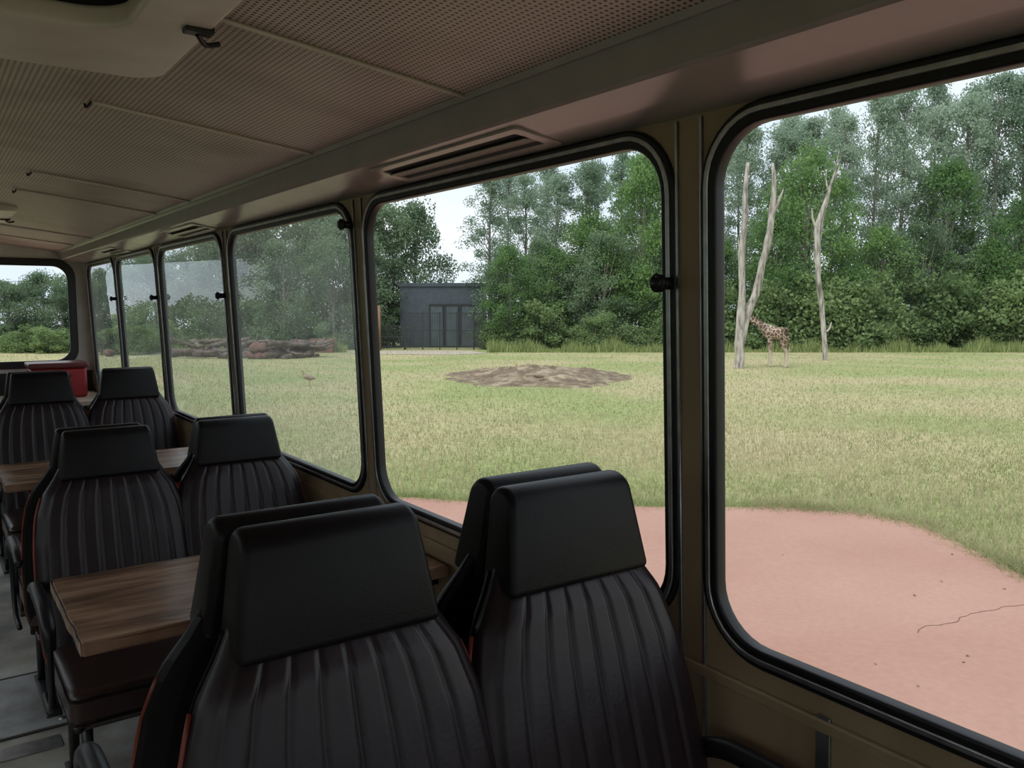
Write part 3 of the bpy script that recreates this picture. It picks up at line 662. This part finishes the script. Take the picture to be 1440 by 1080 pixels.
# giraffe
GV=[(.5,0,1.97),(.15,0,1.97),(-.25,0,2.05),(-.5,0,2.12),
    (-.74,0,2.33),(-1.0,0,2.50),(-1.26,0,2.66),(-1.46,0,2.78),
    (-1.62,0,2.79),(-1.82,0,2.72),(-1.98,0,2.66),
    (-.42,.18,1.78),(-.44,.17,1.35),(-.44,.17,.9),(-.43,.17,.45),(-.43,.17,.14),(-.46,.17,.04),
    (-.30,-.18,1.78),(-.28,-.17,1.35),(-.26,-.17,.9),(-.26,-.17,.45),(-.26,-.17,.14),(-.29,-.17,.04),
    (.48,.19,1.72),(.36,.20,1.38),(.54,.18,.88),(.50,.17,.45),(.49,.17,.13),(.46,.17,.04),
    (.56,-.19,1.72),(.48,-.20,1.38),(.74,-.18,.88),(.72,-.17,.45),(.71,-.17,.13),(.68,-.17,.04),
    (-1.44,.09,2.89),(-1.42,.2,2.93),(-1.44,-.09,2.89),(-1.42,-.2,2.93),
    (-1.50,.05,2.95),(-1.48,.06,3.04),(-1.50,-.05,2.95),(-1.48,-.06,3.04),
    (.72,0,1.88),(.80,0,1.5),(.80,0,1.15),(.80,0,.95)]
GE=[(0,1),(1,2),(2,3),(3,4),(4,5),(5,6),(6,7),(7,8),(8,9),(9,10),
    (3,11),(11,12),(12,13),(13,14),(14,15),(15,16),(3,17),(17,18),(18,19),(19,20),(20,21),(21,22),
    (0,23),(23,24),(24,25),(25,26),(26,27),(27,28),(0,29),(29,30),(30,31),(31,32),(32,33),(33,34),
    (7,35),(35,36),(7,37),(37,38),(7,39),(39,40),(7,41),(41,42),(0,43),(43,44),(44,45),(45,46)]
GR=[.34,.40,.44,.40,.31,.23,.18,.15,.15,.11,.09,
    .19,.14,.095,.07,.06,.08,.19,.14,.095,.07,.06,.08,
    .23,.17,.095,.07,.06,.08,.23,.17,.095,.07,.06,.08,
    .045,.035,.045,.035,.035,.035,.035,.035,.05,.03,.03,.06]
gp=G((1093-720)/1170,49.0)
ge=empty('giraffe',gp,(0,0,-math.radians(35.5+40)),label='young giraffe with brown patches stretching towards dead trunk',cat='giraffe')
gm=skin('body',GV,GE,GR,2,root=1); obj('body',gm,parent=ge,m=M['giraffe'],smooth=True)
for s in (.11,-.11):
    bm=bmesh.new(); bmesh.ops.create_uvsphere(bm,u_segments=12,v_segments=8,radius=.03,matrix=Matrix.Translation((-1.64,s,2.84))); me=bpy.data.meshes.new('eye'); bm.to_mesh(me); bm.free(); obj('eye',me,parent=ge,m=M['hoof'],smooth=True)
obj('mane',tube('mane',[(-.5,0,2.50),(-.80,0,2.60),(-1.10,0,2.77),(-1.38,0,2.91)],[.04,.05,.05,.03],seg=8,k=3),parent=ge,m=M['mane'],smooth=True)
def goose(q,d,sit,label,zo=0):
    e=empty('goose',G(q,d)+Vector((0,0,zo)),(0,0,-math.radians(25)),label=label,cat='bird')
    b=.12 if sit else .30
    V=[(.28,0,b+.02),(.12,0,b+.03),(-.08,0,b+.05),(-.2,0,b+.12),(-.24,0,b+.26),(-.26,0,b+.34),(-.33,0,b+.33)]
    obj('body',skin('body',V,[(i,i+1) for i in range(6)],[.03,.10,.12,.07,.035,.042,.018],2,2),parent=e,m=M['goose'],smooth=True)
    if not sit:
        for s in (.05,-.05): obj('leg',tube('l',[(.03,s,b),(.03,s,.02),(-.05,s,.01)],[.014,.01,.014],k=1),parent=e,m=M['leg'])
goose((432-720)/1170,35,False,'brown goose walking on the grass')
goose((757-720)/1170,35.6,True,'tan goose resting on the dung mound',.22)

logm=[tube('log',[(-1.6,0,0),(-.5,.12,.05),(.6,-.08,.0),(1.7,.1,.08)],[.22,.2,.16,.12],seg=12,k=4,nz=.35),
      joinm('log',[tube('log',[(-1.2,0,0),(0,.1,.1),(1.4,-.1,0)],[.24,.2,.15],seg=12,k=4,nz=.35),tube('l2',[(.2,0,.1),(.6,.3,.7)],[.08,.05],seg=8,k=2),tube('l2',[(-.5,0,.1),(-.9,-.3,.6)],[.07,.03],seg=8,k=2)]),
      joinm('log',[tube('log',[(-1.8,0,0),(-.4,-.15,.15),(.9,.1,.1),(2.2,0,.5)],[.14,.12,.09,.05],seg=10,k=4,nz=.3),tube('l2',[(.2,0,.1),(.9,-.3,.8)],[.06,.02],seg=8,k=2)])]
for m_ in logm: m_.materials.append(M['logwood'])
for i in range(64):
    x_=random.uniform(238,440); d=random.uniform(60,68); tier=random.choice([0,0,0,1,1,2,3]); 
    o=obj('log',random.choice(logm),loc=G((x_-720)/1170,d)+Vector((0,0,.18+tier*.28)),rot=(random.uniform(-.05,.05),random.uniform(-.2,.25),random.uniform(-1.8,.6)),smooth=True,label='weathered grey-brown log in a pile',cat='log',group='fallen logs at the meadow edge')
for i,xx in enumerate((352,362,372,405,150,120,280,357,366)):
    bm=bmesh.new(); bmesh.ops.create_icosphere(bm,subdivisions=3,radius=.42)
    for vv in bm.verts: vv.co*=1+.4*noise.noise(vv.co*2+Vector((i*7,0,0))); vv.co.z*=.8
    me=bpy.data.meshes.new('rock'); bm.to_mesh(me); bm.free()
    up=.62 if i>6 else 0
    obj('boulder',me,loc=G((xx-720)/1170,60 if i<3 or i>6 else 64)+Vector((0,0,.25+up)),m=M['rock'],smooth=True,label='reddish brown boulder beside the logs',cat='rock',group='boulders by the logs')
e=empty('planter',G((453-720)/1170,72),(0,0,-math.radians(35.5)),label='terracotta-coloured rectangular planter box',cat='planter')
obj('planter_body',box('pb',-.95,.95,-.5,.5,0,1.0,.04,2),parent=e,m=M['terracotta'])
obj('rim',box('rim',-1.05,1.05,-.6,.6,1.0,1.2,.04,2),parent=e,m=M['terracotta'])

# ---------------------------------------------------------------- world, sun, camera
w=bpy.data.worlds.new('World'); scene.world=w; w.use_nodes=True
N=w.node_tree.nodes;L=w.node_tree.links; bg=N['Background']
tc=N.new('ShaderNodeTexCoord'); mp=N.new('ShaderNodeMapping'); mp.inputs['Scale'].default_value=(1,1,3); L.new(tc.outputs['Generated'],mp.inputs[0])
nn=N.new('ShaderNodeTexNoise'); nn.inputs['Scale'].default_value=2.2; nn.inputs['Detail'].default_value=6; L.new(mp.outputs[0],nn.inputs['Vector'])
r=N.new('ShaderNodeValToRGB'); r.color_ramp.elements[0].position=.35; r.color_ramp.elements[1].position=.62
r.color_ramp.elements[0].color=(.56,.65,.76,1); r.color_ramp.elements[1].color=(.77,.79,.82,1); L.new(nn.outputs['Fac'],r.inputs['Fac']); L.new(r.outputs[0],bg.inputs[0]); bg.inputs[1].default_value=1.45
sl=bpy.data.lights.new('sun','SUN'); sl.energy=2.6; sl.angle=math.radians(30); sl.color=(1,.96,.90)
so=bpy.data.objects.new('sun',sl); so.rotation_euler=(math.radians(35),0,math.radians(-75)); COL.objects.link(so)
cam=bpy.data.cameras.new('camera'); cam.sensor_width=36; cam.lens=29.125; cam.clip_start=.02; cam.clip_end=800
co=bpy.data.objects.new('camera',cam); co.location=(0,0,EYE); co.rotation_euler=(math.radians(84.5),0,-math.radians(35.5)); COL.objects.link(co); scene.camera=co
